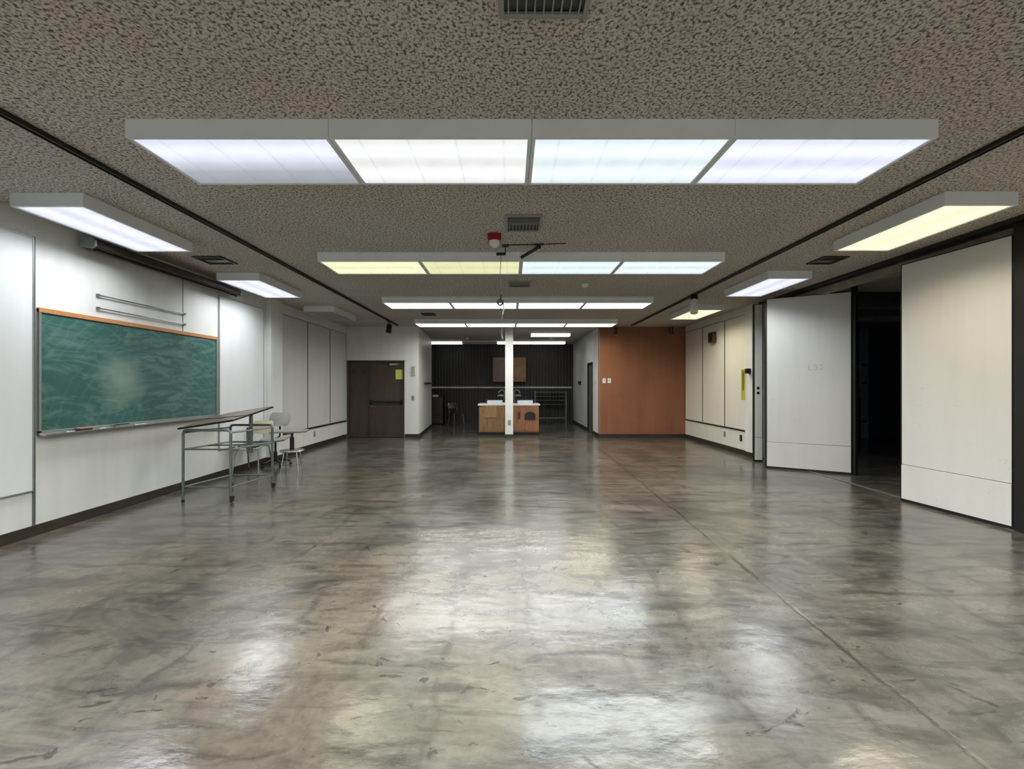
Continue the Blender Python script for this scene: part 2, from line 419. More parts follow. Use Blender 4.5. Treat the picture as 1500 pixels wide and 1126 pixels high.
# baseboards
def base(name, *a): return struct(B().box(*a, 0.004).build(name, 'base'))
b = B(); b.box(XL, XL + 0.014, -3.5, 7.80, 0, 0.10, 0.003); b.box(-4.36, -4.346, 7.79, 8.21, 0, 0.10, 0.003); b.box(XL, -4.35, 7.786, 7.80, 0, 0.1, 0.003)
b.box(XL, XL + 0.014, 8.20, YB, 0, 0.10, 0.003); struct(b.build('baseboard_left', 'base'))
b = B(); b.box(-2.86, -2.49, YB - 0.014, YB, 0, 0.10, 0.003); struct(b.build('baseboard_back_left', 'base'))
struct(B().prism([(-2.489, YB + 0.0, 0), (-2.72, 14.75, 0), (-2.706, 14.75, 0), (-2.475, YB + 0.0, 0)], (0, 0, 0.10)).build('baseboard_alcove_left', 'base'))
base('baseboard_back_right', 2.40, XR, YB - 0.014, YB, 0, 0.10)
b = B(); b.box(2.386, 2.40, YB, 12.50, 0, 0.10, 0.003); b.box(2.386, 2.40, 13.38, 16.4, 0, 0.10, 0.003); struct(b.build('baseboard_alcove_right', 'base'))
b = B(); b.box(XR - 0.014, XR, 8.58, YB - 0.02, 0, 0.10, 0.003); b.box(4.676, 4.69, 8.29, 8.59, 0, 0.10, 0.003); struct(b.build('baseboard_right', 'base'))
struct(B().box(4.87, 4.91, 2.70, 8.28, 0.0005, 0.006).build('trim_6', 'concrete_edge'), 'floor line under the folding partition')

# ------------------------------------------------------------------ doors
d = bpy.data.objects.new('door_1', None); COL.objects.link(d); d.location = (-3.645, YB + 0.05, 0); WL['door_1'] = Vector(d.location); struct(d, 'dark brown double door with an uneven pair of leaves')
b = B(); b.box(-4.42, -4.38, YB - 0.015, YB + 0.12, 0, 2.09); b.box(-2.91, -2.87, YB - 0.015, YB + 0.12, 0, 2.09); b.box(-4.42, -2.87, YB - 0.015, YB + 0.12, 2.05, 2.09)
b.build('door_frame', 'wood_dark', d)
narrow = B().box(-4.378, -3.845, YB + 0.04, YB + 0.085, 0.01, 2.045, 0.003).build('door_leaf', 'wood_dark', d)
wide = B().box(-3.840, -2.912, YB + 0.04, YB + 0.085, 0.01, 2.045, 0.003).build('door_leaf', 'wood_dark', d)
for px0, px1 in ((-4.32, -4.20), (-4.06, -3.94)):
    B().box(px0, px1, YB + 0.032, YB + 0.04, 1.72, 1.86, 0.002).build('vent_plate', 'base', narrow)
B().box(-3.856, -3.828, YB + 0.030, YB + 0.0395, 0.01, 2.045, 0.002).build('astragal', 'base', wide)
b = B(); b.box(-3.82, -2.93, YB - 0.035, YB - 0.005, 0.93, 0.985, 0.006); b.box(-3.82, -3.76, YB - 0.01, YB + 0.04, 0.90, 1.02, 0.004); b.box(-2.99, -2.93, YB - 0.01, YB + 0.04, 0.90, 1.02, 0.004)
b.build('push_bar', 'dark_steel', wide)
B().box(-3.82, -2.93, YB + 0.034, YB + 0.04, 0.82, 0.86, 0.001).build('rail', 'cork', wide)
B().box(-3.80, -3.52, YB + 0.035, YB + 0.04, 0.05, 0.50, 0.001).build('kick_plate', 'wood_dark', wide)
b = B(); b.box(-3.28, -3.06, YB + 0.0, YB + 0.04, 1.96, 2.01, 0.004); b.tube([(-3.1, YB - 0.005, 1.99), (-2.97, YB - 0.03, 1.99)], 0.008, 6)
b.build('door_closer', 'aluminium', wide)
tag(B().box(-3.12, -2.93, YB + 0.030, YB + 0.036, 1.58, 1.84).build('posted_notice', 'paper_yellow'), 'yellow paper notice taped high on the brown door', 'notice')

d = bpy.data.objects.new('door_2', None); COL.objects.link(d); d.location = (2.47, 12.94, 0); WL['door_2'] = Vector(d.location); struct(d, 'dark door in the white wall beside the alcove')
b = B(); b.box(2.385, 2.56, 12.52, 12.56, 0, 2.10); b.box(2.385, 2.56, 13.32, 13.36, 0, 2.10); b.box(2.385, 2.56, 12.52, 13.36, 2.06, 2.10); b.build('door_frame', 'black', d)
lf = B().box(2.43, 2.47, 12.565, 13.315, 0.01, 2.055, 0.003).build('door_leaf', simple('grey_green_door', (92, 98, 90), 0.4), d)
B().tube([(2.43, 13.24, 1.0), (2.38, 13.24, 1.0), (2.38, 13.13, 1.0)], 0.010, 8).build('door_handle', 'chrome', lf, True)

# ------------------------------------------------------------------ post
t = thing('support_post', 'white square post standing in front of the sink cabinet', 'post', (-0.04, 11.62, 0))
B().box(-0.145, 0.065, 11.52, 11.72, 0.0, H, 0.004).build('shaft', 'wall', t)
b = B(); b.box(-0.155, 0.075, 11.51, 11.73, 0, 0.10, 0.003); b.build('base_cover', 'base', t)
tag(B().box(-0.075, 0.005, 11.508, 11.519, 0.36, 0.48, 0.003).build('wall_outlet', 'grey_plastic'), 'grey outlet plate low on the white square post', 'outlet')

# ------------------------------------------------------------------ ceiling lights
FH, RIM = 0.11, 0.024
LIGHT_W = 36.0
def fixture(x0, x1, y0, y1, kind, label, group, power=1.0, wrap=False, spread=None):
    if y1 - y0 > 1: power *= 0.55
    along_x = (x1 - x0) > (y1 - y0)
    cx, cy = (x0 + x1) / 2, (y0 + y1) / 2
    z0, z1 = H - FH, H
    t = thing('ceiling_light', label, 'ceiling light', (cx, cy, z0), group)
    b = B(); g = 0.0015
    if wrap:
        b.box(x0 + g, x1 - g, y0, y1, z1 - 0.03, z1, 0.003); b.box(x0 + g, x0 + 0.012, y0, y1, z0 + 0.01, z1 - 0.03); b.box(x1 - 0.012, x1 - g, y0, y1, z0 + 0.01, z1 - 0.03)
        b.build('housing', 'enamel', t)
        B().box(x0 + 0.012, x1 - 0.012, y0 + 0.006, y1 - 0.006, z0 + 0.012, z1 - 0.03, 0.004).build('diffuser', DM[kind], t)
        if LP[kind][2] > 0:
            ld = bpy.data.lights.new('lamp', 'AREA'); ld.shape = 'RECTANGLE'; ld.size, ld.size_y = x1 - x0 - 0.06, 0.2; ld.energy = LIGHT_W * power; ld.color = LP[kind][3]; ld.spread = math.radians(160)
            lo = bpy.data.objects.new('lamp', ld); COL.objects.link(lo); lo.parent = t; lo.location = (0, 0, 0.004)
        return t
    b.box(x0 + g, x1 - g, y0, y0 + RIM, z0, z1); b.box(x0 + g, x1 - g, y1 - RIM, y1, z0, z1)
    b.box(x0 + g, x0 + RIM, y0 + RIM, y1 - RIM, z0, z1); b.box(x1 - RIM, x1 - g, y0 + RIM, y1 - RIM, z0, z1)
    b.box(x0 + RIM, x1 - RIM, y0 + RIM, y1 - RIM, z1 - 0.01, z1)
    b.build('housing', 'enamel', t)
    bm = bmesh.new(); uvl = bm.loops.layers.uv.new('UVMap')
    a0, a1, c0, c1 = x0 + RIM - cx, x1 - RIM - cx, y0 + RIM - cy, y1 - RIM - cy
    zz = 0.006
    lower = [bm.verts.new((x, y, zz)) for x, y in ((a0, c0), (a1, c0), (a1, c1), (a0, c1))]
    upper = [bm.verts.new((x, y, zz + 0.004)) for x, y in ((a0, c0), (a1, c0), (a1, c1), (a0, c1))]
    fs = [bm.faces.new(lower[::-1]), bm.faces.new(upper)]
    for i in range(4): fs.append(bm.faces.new((lower[i], lower[(i + 1) % 4], upper[(i + 1) % 4], upper[i])))
    for f in fs:
        for lp in f.loops:
            u, v = (lp.vert.co.x - a0) / (a1 - a0), (lp.vert.co.y - c0) / (c1 - c0)
            lp[uvl].uv = (u, v) if along_x else (v, u)
    me = bpy.data.meshes.new('diffuser'); bm.to_mesh(me); bm.free(); me.materials.append(DM[kind])
    o = bpy.data.objects.new('diffuser', me); COL.objects.link(o); o.parent = t; WL[o.name] = Vector((cx, cy, z0))
    if LP[kind][2] > 0:
        ld = bpy.data.lights.new('lamp', 'AREA'); ld.shape = 'RECTANGLE'
        ld.size, ld.size_y = (x1 - x0) - 0.06, (y1 - y0) - 0.06
        ld.energy = LIGHT_W * LP[kind][2] * power; ld.color = LP[kind][3]; ld.spread = math.radians(spread or 148)
        lo = bpy.data.objects.new('lamp', ld); COL.objects.link(lo); lo.parent = t; lo.location = (0, 0, 0.002)
    return t
SPREAD = 140
RX0 = -2.313
rows = [
    (2.571, ['half', 'neutral', 'mint', 'cool'], 'nearest ceiling row'),
    (5.130, ['yellow', 'dimyellow', 'blue', 'mint'], 'second ceiling row'),
    (7.700, ['bright', 'bright', 'brightcool', 'brightcool'], 'third ceiling row'),
    (10.27, ['full', 'full', 'full', 'creamy'], 'fourth ceiling row')]
pos = ['leftmost', 'second from left', 'third from left', 'rightmost']
look = {k: 'box light with ' + v for k, v in {'half': 'bluish lens dim along its far side', 'neutral': 'white lit lens', 'mint': 'pale mint white lit lens', 'cool': 'cool white lit lens',
        'yellow': 'pale yellow lit lens', 'dimyellow': 'dim yellow lens', 'blue': 'bright bluish lit lens', 'warm': 'warm yellowish lit lens', 'off': 'unlit lens', 'bright': 'white lit lens', 'full': 'white lit lens', 'brightcool': 'cool white lit lens', 'creamy': 'creamy lit lens'}.items()}
for ry, kinds, rn in rows:
    for i, k in enumerate(kinds):
        fixture(RX0 + 1.22 * i, RX0 + 1.22 * (i + 1), ry, ry + 0.61, k,
                '%s, %s in the %s' % (look[k], pos[i], rn), 'box lights in the ceiling rows', power={2.571: 1.1, 5.13: 0.5, 7.7: 0.62, 10.27: 0.5}.get(ry, 1.0), spread={2.571: 131, 5.13: 146}.get(ry, 164))
for ry in (0.0, -2.57):       # the same rows carry on over and behind the viewpoint
    for i, k in enumerate(['neutral', 'cool', 'mint', 'neutral']):
        fixture(RX0 + 1.22 * i, RX0 + 1.22 * (i + 1), ry, ry + 0.61, k,
                'box ceiling light, %s in the row %s' % (pos[i], 'straight overhead' if ry == 0 else 'at the near end of the room'), 'box lights in the ceiling rows', spread=166)
for y0, k, lb in ((3.555, 'cool', 'long white box ceiling light above the chalkboard, nearest on the left'), (6.05, 'cool', 'smaller looking lit box ceiling light past the chalkboard on the left side'),
              (8.60, 'off', 'unlit grey box ceiling light at the far left'), (1.0, 'cool', 'box ceiling light beside the left wall near the viewpoint')):
    fixture(-4.155, -3.545, y0, y0 + 1.22, k, lb, 'box lights along the left side')
for y0, k, lb in ((3.53, 'warm', 'warm yellow box ceiling light above the cream partition panel'), (5.95, 'cool', 'cool white box ceiling light above the open angled partition panel'),
              (8.42, 'warm', 'far warm box ceiling light behind the white spotlight'), (1.0, 'warm', 'box ceiling light beside the right wall near the viewpoint')):
    fixture(3.575, 4.185, y0, y0 + 1.22, k, lb, 'box lights along the right side')
# alcove
for x0, k, p in ((-2.93, 'bright', 'leftmost'), (-1.71, 'off', 'unlit, second from left'), (-0.49, 'bright', 'third from left'), (0.73, 'bright', 'rightmost')):
    fixture(x0, x0 + 1.22, 15.2, 15.5, k, 'narrow ceiling light in front of the black ribbed wall, %s' % p, 'narrow lights in the alcove', 0.04, True)
fixture(8.3, 8.91, 5.4, 6.62, 'faint', 'faint bluish fill light added out of view in the unlit room past the partition', 'box lights along the right side', 1.0)  # added fixture, unseen, put in to lift the dark room
fixture(0.60, 1.80, 12.84, 13.14, 'bright', 'short ceiling light in the alcove, nearer than the narrow row', 'narrow lights in the alcove', 0.2, True)

# ------------------------------------------------------------------ ceiling tracks, vents, small devices
def track(x, y0, y1, label):
    b = B()
    b.box(x - 0.028, x + 0.028, y0, y1, H - 0.008, H)
    b.box(x - 0.022, x - 0.014, y0, y1, H - 0.03, H - 0.008); b.box(x + 0.014, x + 0.022, y0, y1, H - 0.03, H - 0.008)
    tag(b.build('ceiling_track', 'track'), label, 'ceiling track', 'dark tracks on the ceiling')
track(-2.96, -3.4, 11.27, 'long dark metal track on the ceiling left of the light rows')
track(3.19, -3.4, 11.27, 'long dark metal track on the ceiling right of the light rows')
b = B(); b.box(4.77, 4.815, 2.72, 8.25, H - 0.035, H); b.box(4.925, 4.97, 2.72, 8.25, H - 0.035, H); b.box(4.815, 4.925, 2.72, 8.25, H - 0.01, H)
tag(b.build('partition_track', 'track'), 'black ceiling track above the folding partition panels', 'ceiling track')

def vent(x0, x1, y0, y1, label, split=0.5, dark_all=False):
    t = thing('ceiling_vent', label, 'vent', ((x0 + x1) / 2, (y0 + y1) / 2, H - 0.02), 'ceiling vents')
    f = 0.022; z0, z1 = H - 0.018, H - 0.001
    b = B(); b.box(x0, x1, y0, y0 + f, z0, z1, 0.002); b.box(x0, x1, y1 - f, y1, z0, z1, 0.002); b.box(x0, x0 + f, y0 + f, y1 - f, z0, z1, 0.002); b.box(x1 - f, x1, y0 + f, y1 - f, z0, z1, 0.002)
    b.build('frame', 'track' if dark_all else 'enamel_dark', t)
    B().box(x0 + f, x1 - f, y0 + f, y1 - f, H - 0.004, H - 0.001).build('backing', 'black', t)
    b = B(); ym = y0 + (y1 - y0) * split
    if not dark_all:
        n = 9
        for i in range(n):
            xx = x0 + f + (x1 - x0 - 2 * f) * (i + 0.5) / n
            b.box(xx - 0.003, xx + 0.003, ym, y1 - f, z0 + 0.002, z1)
        b.box(x0 + f, x1 - f, ym - 0.008, ym, z0, z1)
    for i in range(4):
        yy = y0 + f + (ym - y0 - f) * (i + 0.5) / 4
        b.box(x0 + f, x1 - f, yy - 0.002, yy + 0.002, z0 + 0.006, z1)
    b.build('louvre', 'track' if dark_all else 'enamel_dark', t)
vent(-0.05, 0.33, 1.48, 1.85, 'white ceiling vent nearest to the viewpoint at the top centre')
vent(-0.05, 0.30, 4.00, 4.41, 'ceiling vent between the first and second light rows')
vent(-0.04, 0.32, 6.52, 6.90, 'ceiling vent between the second and third light rows')
vent(-1.98, -1.68, 9.40, 9.70, 'small dark ceiling vent left of centre, before the last row', dark_all=True)
vent(-3.93, -3.57, 5.28, 5.60, 'dark ceiling vent past the near left box light', dark_all=True)
vent(3.86, 4.18, 5.28, 5.60, 'dark ceiling vent past the warm box light on the right', dark_all=True)

def smoke(x, y, label, r=0.055):
    tag(B().lathe((x, y, H - 0.05), [(r * 0.45, 0), (r * 0.8, 0.006), (r, 0.022), (r, 0.036), (r * 1.1, 0.038), (r * 1.1, 0.05)], 20).build('smoke_detector', 'white_plastic', smooth=True), label, 'detector', 'round ceiling detectors')
smoke(1.17, 6.75, 'small round ceiling detector right of the third row')
smoke(-1.45, 14.3, 'round ceiling detector in the alcove, left of the post')
smoke(1.35, 14.3, 'round ceiling detector in the alcove, right of the post')

# alarm
t = thing('ceiling_fire_alarm', 'red and white alarm strobe on the ceiling before the second row', 'alarm', (-0.17, 4.52, H - 0.15))
B().box(-0.24, -0.10, 4.48, 4.56, H - 0.075, H, 0.006).build('alarm_box', 'red', t)
b = B(); b.lathe((-0.17, 4.52, H - 0.145), [(0.012, 0), (0.035, 0.012), (0.052, 0.04), (0.056, 0.07)], 20); b.build('strobe_dome', 'white_plastic', t, True)
# bracket with hanging cable
t = thing('hanging_cable', 'thin cable hanging from a black bracket beside the alarm', 'cable', (-0.115, 4.88, 2.1))
b = B(); b.box(-0.10, -0.02, 4.84, 4.92, H - 0.012, H, 0.002); b.tube([(-0.06, 4.88, H), (-0.06, 4.88, H - 0.09)], 0.006, 8); b.box(-0.165, -0.055, 4.865, 4.895, H - 0.115, H - 0.085, 0.004)
b.build('bracket', 'black', t)
b = B(); pts = [(-0.115 + 0.004 * math.sin(i * 0.9), 4.88, H - 0.10 - i * 0.045) for i in range(17)]; b.tube(pts, 0.0035, 6); b.build('cable', 'grey_metal', t, True)
# black arm
t = thing('swing_bracket', 'short tilted black arm on the ceiling right of the hanging cable', 'bracket', (0.26, 4.85, H - 0.2))
b = B(); b.box(0.27, 0.37, 4.81, 4.87, H - 0.014, H, 0.002); b.box(0.29, 0.34, 4.82, 4.86, H - 0.05, H - 0.01, 0.004); b.build('mount', 'black', t)
b = B(); b.tube([(0.315, 4.84, H - 0.035), (0.115, 4.86, H - 0.15)], 0.019, 12); b.build('arm', 'black', t, True)
tag(B().tube([(-0.05, 4.86, H - 0.006), (0.28, 4.84, H - 0.006), (0.62, 4.80, H - 0.006)], 0.006, 6).build('ceiling_conduit', 'track'), 'thin conduit on the ceiling above the black arm', 'conduit')
# coiled hook at the third row
t = thing('cord_hook', 'grey hook with a coiled cord hanging before the third row', 'hook', (-0.17, 7.55, 2.5))
b = B(); b.tube([(-0.17, 7.55, H), (-0.17, 7.55, H - 0.05), (-0.19, 7.55, H - 0.08)], 0.010, 8); b.build('stem', 'dark_steel', t, True)
b = B(); b.tube([(-0.185 + 0.05 * math.cos(a * PI / 8), 7.55, H - 0.13 + 0.05 * math.sin(a * PI / 8)) for a in range(16)], 0.012, 8, closed=True)
b.tube([(-0.185 + 0.032 * math.cos(a * PI / 8), 7.57, H - 0.14 + 0.036 * math.sin(a * PI / 8)) for a in range(16)], 0.009, 8, closed=True); b.build('coil', 'grey_metal', t, True)
b = B(); b.tube([(-0.14, 7.55, H - 0.13), (-0.12, 7.55, H - 0.17), (-0.125, 7.55, H - 0.30), (-0.15, 7.55, H - 0.45)], 0.009, 8); b.build('cord', 'chrome', t, True)
tag(B().tube([(-0.23, 11.50, H), (-0.24, 11.50, H - 0.18), (-0.22, 11.50, H - 0.34)], 0.022, 8).build('hanging_conduit', 'white_plastic', smooth=True), 'white flexible conduit hanging beside the top of the post', 'conduit')

# spotlights on the tracks
def spot(x, y, label, dirv, head, cap, ln, r, drop):
    t = thing('track_spotlight', label, 'spotlight', (x, y, H - 0.03))
    b = B(); b.box(x - 0.03, x + 0.03, y - 0.05, y + 0.05, H - 0.06, H - 0.031, 0.004); b.tube([(x, y, H - 0.05), (x, y, H - drop)], 0.010, 8)
    b.build('stem', 'black', t)
    p = Vector((x, y, H - drop)); d = Vector(dirv).normalized()
    B().tube([p - d * 0.10, p - d * 0.09, p, p + d * 0.02], [r * 0.8, r * 0.98, r, r * 0.95], 20).build('rear_cap', cap, t, True)
    B().tube([p + d * 0.02, p + d * 0.03, p + d * ln, p + d * (ln + 0.005)], [r * 0.98, r * 1.06, r * 1.06, r * 0.9], 20).build('head', head, t, True)
    return t
spot(3.19, 7.45, 'white cylindrical spotlight with black cap hanging from the right track', (-0.16, -0.35, -1), 'white_plastic', 'black', 0.26, 0.062, 0.10)
spot(-2.96, 10.44, 'small black spotlight hanging from the far end of the left track', (0.0, -0.4, -1), 'black', 'black', 0.10, 0.065, 0.20)
spot(2.80, 11.42, 'small black spotlight above the left side of the brown wall', (-0.1, 0.2, -1), 'black', 'black', 0.08, 0.04, 0.14)
spot(4.28, 11.42, 'small black spotlight above the right side of the brown wall', (0.1, 0.2, -1), 'black', 'black', 0.08, 0.05, 0.14)

# ------------------------------------------------------------------ left wall
def wpanel(y0, y1, z0, z1, label, mat='panel_white', group='panels on the left wall', frame='aluminium', side=-1, d=0.022, name='wall_panel'):
    xw = XL if side < 0 else XR
    s = 1 if side < 0 else -1
    t = thing(name, label, 'wall panel', (xw, (y0 + y1) / 2, z0), group)
    B().box(xw + s * 0.001, xw + s * (d - 0.004), y0 + 0.012, y1 - 0.012, z0 + 0.012, z1 - 0.012).build('board', mat, t)
    b = B(); w = 0.012
    b.box(xw + s * 0.001, xw + s * d, y0, y0 + w, z0, z1); b.box(xw + s * 0.001, xw + s * d, y1 - w, y1, z0, z1)
    b.box(xw + s * 0.001, xw + s * d, y0 + w, y1 - w, z0, z0 + w); b.box(xw + s * 0.001, xw + s * d, y0 + w, y1 - w, z1 - w, z1)
    b.build('frame', frame, t)
    return t
wpanel(2.76, 3.985, 0.42, 2.78, 'tall glossy white wall panel left of the chalkboard')
wpanel(1.53, 2.755, 0.42, 2.78, 'tall glossy white wall panel nearest to the viewpoint')
wpanel(6.52, 7.70, 0.42, 2.78, 'tall white wall panel between chalkboard and pilaster')
wpanel(8.24, 9.37, 0.47, 2.80, 'grey white wall panel just past the left pilaster', 'panel_grey', 'far left wall panels', 'grey_metal', d=0.016)
wpanel(9.38, 10.53, 0.47, 2.80, 'grey white wall panel, middle of the far left three', 'panel_grey', 'far left wall panels', 'grey_metal', d=0.016)
wpanel(10.54, 11.56, 0.47, 2.80, 'grey white wall panel next to the back left corner', 'panel_grey', 'far left wall panels', 'grey_metal', d=0.016)
tag(B().box(XL, XL + 0.03, 8.22, 11.58, 0.445, 0.468, 0.003).build('wall_rail', 'dark_steel'), 'thin dark rail under the far left wall panels', 'rail')
# chalkboard
t = thing('chalkboard', 'long green chalkboard smeared with chalk dust on the left wall', 'chalkboard', (XL, 5.24, 0.94))
cy0, cy1, cz0, cz1 = 4.02, 6.47, 0.955, 2.125
B().box(XL + 0.002, XL + 0.018, cy0 + 0.02, cy1 - 0.02, cz0 + 0.02, cz1 - 0.03).build('writing_surface', 'chalk', t, loc=(XL, 5.24, 1.0))
b = B(); b.box(XL + 0.001, XL + 0.028, cy0, cy0 + 0.022, cz0, cz1, 0.002); b.box(XL + 0.001, XL + 0.028, cy1 - 0.022, cy1, cz0, cz1, 0.002); b.box(XL + 0.001, XL + 0.028, cy0, cy1, cz0, cz0 + 0.02, 0.002)
b.build('frame', 'aluminium', t)
B().box(XL + 0.001, XL + 0.030, cy0, cy1, cz1 - 0.032, cz1 + 0.012, 0.003).build('map_rail', 'trim_wood', t)
b = B(); b.prism([(XL + 0.005, cy0, cz0 - 0.03), (XL + 0.085, cy0, cz0 - 0.03), (XL + 0.095, cy0, cz0 - 0.018), (XL + 0.095, cy0, cz0 - 0.008), (XL + 0.085, cy0, cz0 - 0.018), (XL + 0.03, cy0, cz0 - 0.018), (XL + 0.03, cy0, cz0 + 0.002), (XL + 0.005, cy0, cz0 + 0.002)], (0, cy1 - cy0, 0))
b.build('chalk_tray', 'aluminium', t)
for (yy, ln, m, lb) in ((4.42, 0.13, 'black', 'black chalk eraser at the near end of the tray'), (4.85, 0.13, 'grey_plastic', 'grey chalk eraser on the tray, second from the near end')):
    t = thing('chalk_eraser', lb, 'eraser', (XL + 0.06, yy, cz0 - 0.017), 'erasers on the chalk tray')
    B().box(XL + 0.034, XL + 0.080, yy - ln / 2, yy + ln / 2, cz0 - 0.0175, cz0 + 0.006, 0.003).build('felt', m, t)
    B().box(XL + 0.036, XL + 0.078, yy - ln / 2, yy + ln / 2, cz0 + 0.006, cz0 + 0.016, 0.003).build('back', 'trim_wood' if m == 'black' else 'black', t)
for yy in (4.28, 4.62, 5.05, 5.13):
    tag(B().tube([(XL + 0.055, yy - 0.035, cz0 - 0.012), (XL + 0.058, yy + 0.035, cz0 - 0.012)], 0.0055, 8).build('chalk_stick', 'white_plastic', smooth=True), 'stick of white chalk on the chalkboard tray', 'chalk', 'chalk sticks on the tray')
for z, lb in ((2.375, 'upper of two thin metal rods above the chalkboard'), (2.235, 'lower of two thin metal rods above the chalkboard')):
    t = thing('wall_rod', lb, 'rod', (XL, 5.2, z), 'rods above the chalkboard')
    B().tube([(XL + 0.022, 4.60, z), (XL + 0.022, 5.84, z)], 0.007, 8).build('rod', 'grey_metal', t, True)
    for yy in (4.61, 5.83): B().box(XL + 0.0005, XL + 0.030, yy - 0.012, yy + 0.012, z - 0.014, z + 0.014, 0.003).build('end_bracket', 'grey_metal', t)
tag(B().box(XL, XL + 0.004, 5.815, 5.823, 2.14, 2.97).build('wall_seam', 'grey_metal'), 'thin vertical seam strip on the wall above the chalkboard', 'seam strip')
tag(B().box(XL, XL + 0.012, 3.987, 4.005, 0.10, 2.79).build('edge_strip', 'grey_metal'), 'thin metal strip between near white panel and chalkboard', 'edge strip')
# projection screen case
t = thing('projection_screen', 'long dark projection screen case high on the left wall', 'projection screen', (-4.32, 5.5, 2.8))
b = B(); prof = [(-4.40, 2.82), (-4.40, 2.90), (-4.37, 2.915), (-4.27, 2.915), (-4.245, 2.89), (-4.245, 2.835), (-4.265, 2.815)]
b.prism([(x, 4.40, z) for x, z in prof], (0, 2.35, 0)); b.build('case', 'base', t)
for yy in (4.375, 6.75): B().prism([(x, yy, z) for x, z in prof], (0, 0.025, 0)).build('end_cap', 'aluminium', t)
b = B(); b.tube([(-4.30, 4.43, 2.805), (-4.30, 6.72, 2.805)], 0.014, 8); b.build('bottom_bar', 'black', t, True)
for yy in (4.5, 6.5): B().box(XL, -4.395, yy, yy + 0.03, 2.83, 2.91, 0.002).build('wall_bracket', 'dark_steel', t)

# outlets and switches
def plate(name, loc, size, label, mat='white_plastic', cat='outlet', group=None, axis='X', sgn=1, slots=True):
    x, y, z = loc; w, h = size
    t = thing(name, label, cat, loc, group)
    def bx(a0, a1, d0, d1, z0, z1, nm, m, bev=0.001):
        if axis == 'X': B().box(x + sgn * d0, x + sgn * d1, y + a0, y + a1, z + z0, z + z1, bev).build(nm, m, t)
        else: B().box(x + a0, x + a1, y + sgn * d0, y + sgn * d1, z + z0, z + z1, bev).build(nm, m, t)
    bx(-w / 2, w / 2, 0.0005, 0.008, -h / 2, h / 2, 'plate', mat)
    if slots:
        if cat == 'outlet':
            for dz in (-h * 0.22, h * 0.22): bx(-w * 0.22, w * 0.22, 0.008, 0.010, dz - h * 0.12, dz + h * 0.12, 'socket', 'ink', 0)
        else: bx(-w * 0.08, w * 0.08, 0.008, 0.018, -h * 0.12, h * 0.12, 'toggle', 'ink' if mat == 'white_plastic' else 'black', 0)
plate('wall_outlet', (XL, 9.72, 0.31), (0.08, 0.13), 'grey outlet low on the far left wall', 'grey_plastic')
plate('wall_outlet', (XR, 9.47, 0.335), (0.08, 0.12), 'grey outlet low on the right wall, farther one', 'grey_plastic', sgn=-1)
plate('wall_outlet', (XR, 8.80, 0.33), (0.09, 0.13), 'dark outlet low on the right wall beside the pilaster', 'dark_steel', sgn=-1)
plate('light_switch', (-2.645, YB, 1.07), (0.08, 0.12), 'light switch on the narrow white wall right of the brown door', 'grey_plastic', 'switch', axis='Y', sgn=-1)
plate('light_switch', (2.53, YB, 1.54), (0.09, 0.13), 'pale switch plate on the brown wall, left of the pair', 'white_plastic', 'switch', 'switches on the brown wall', axis='Y', sgn=-1)
plate('light_switch', (2.67, YB, 1.54), (0.09, 0.13), 'pale switch plate on the brown wall, right of the pair', 'white_plastic', 'switch', 'switches on the brown wall', axis='Y', sgn=-1)
t = thing('wall_notice', 'small framed notice on the narrow white wall beside the door', 'notice', (-2.64, YB, 1.65))
B().box(-2.70, -2.58, YB - 0.012, YB - 0.001, 1.65, 1.94, 0.002).build('sheet', 'paper', t)
b = B()
for i in range(7): b.box(-2.69, -2.59 - 0.02 * (i % 2), YB - 0.014, YB - 0.012, 1.68 + i * 0.035, 1.692 + i * 0.035)
b.build('print', 'ink', t)
# fittings on the alcove side walls
tag(B().box(-2.60, -2.53, 12.0, 12.15, 1.33, 1.42, 0.004).build('thermostat', 'dark_steel'), 'small dark box on the white wall left of the alcove', 'thermostat')
b = B(); b.tube([(-2.53, 12.6, 1.48), (-2.50, 12.6, 1.48), (-2.60, 14.2, 1.48), (-2.66, 14.2, 1.48)], 0.03, 8)
tag(b.build('wall_handrail', 'base'), 'short dark rail on the white wall left of the alcove', 'rail')
tag(B().box(2.36, 2.40, 14.6, 15.0, 1.45, 1.56, 0.006).build('wall_intercom', 'dark_steel'), 'small dark box on the white wall right of the alcove', 'intercom')
plate('wall_outlet', (2.40, 12.05, 1.50), (0.14, 0.12), 'pale plate on the white wall before the dark side door', 'white_plastic', sgn=-1)

# ------------------------------------------------------------------ right wall panels
for y0, y1, lb in ((10.54, 11.57, 'cream wall panel next to the brown wall'), (9.45, 10.53, 'cream wall panel with the small speaker box'), (8.60, 9.44, 'cream wall panel beside the yellow sign')):
    wpanel(y0, y1, 0.50, 2.84, lb, 'panel_cream', 'cream panels on the right wall', 'grey_metal', side=1, d=0.016)
b = B(); b.box(XR - 0.014, XR, 8.60, 11.57, 0.475, 0.495, 0.003)
tag(b.build('wall_rail', 'dark_steel'), 'thin dark rail under the cream panels', 'rail')
t = thing('wall_speaker', 'small brown speaker box high on the middle cream panel', 'speaker', (XR - 0.02, 9.95, 2.55))
B().box(XR - 0.10, XR - 0.018, 9.82, 10.06, 2.40, 2.64, 0.006).build('box', 'wood_dark', t); B().box(XR - 0.106, XR - 0.10, 9.85, 10.03, 2.43, 2.61).build('grille', 'black', t)
t = thing('yellow_sign', 'narrow tall yellow sign at the edge of the right pilaster', 'sign', (4.62, 8.50, 1.15))
B().box(4.615, 4.688, 8.58, 8.592, 1.12, 1.73, 0.002).build('sign_board', 'yellow', t); B().box(4.640, 4.662, 8.575, 8.58, 1.30, 1.69).build('stripe', simple('olive_stripe', (112, 108, 40), 0.5), t)
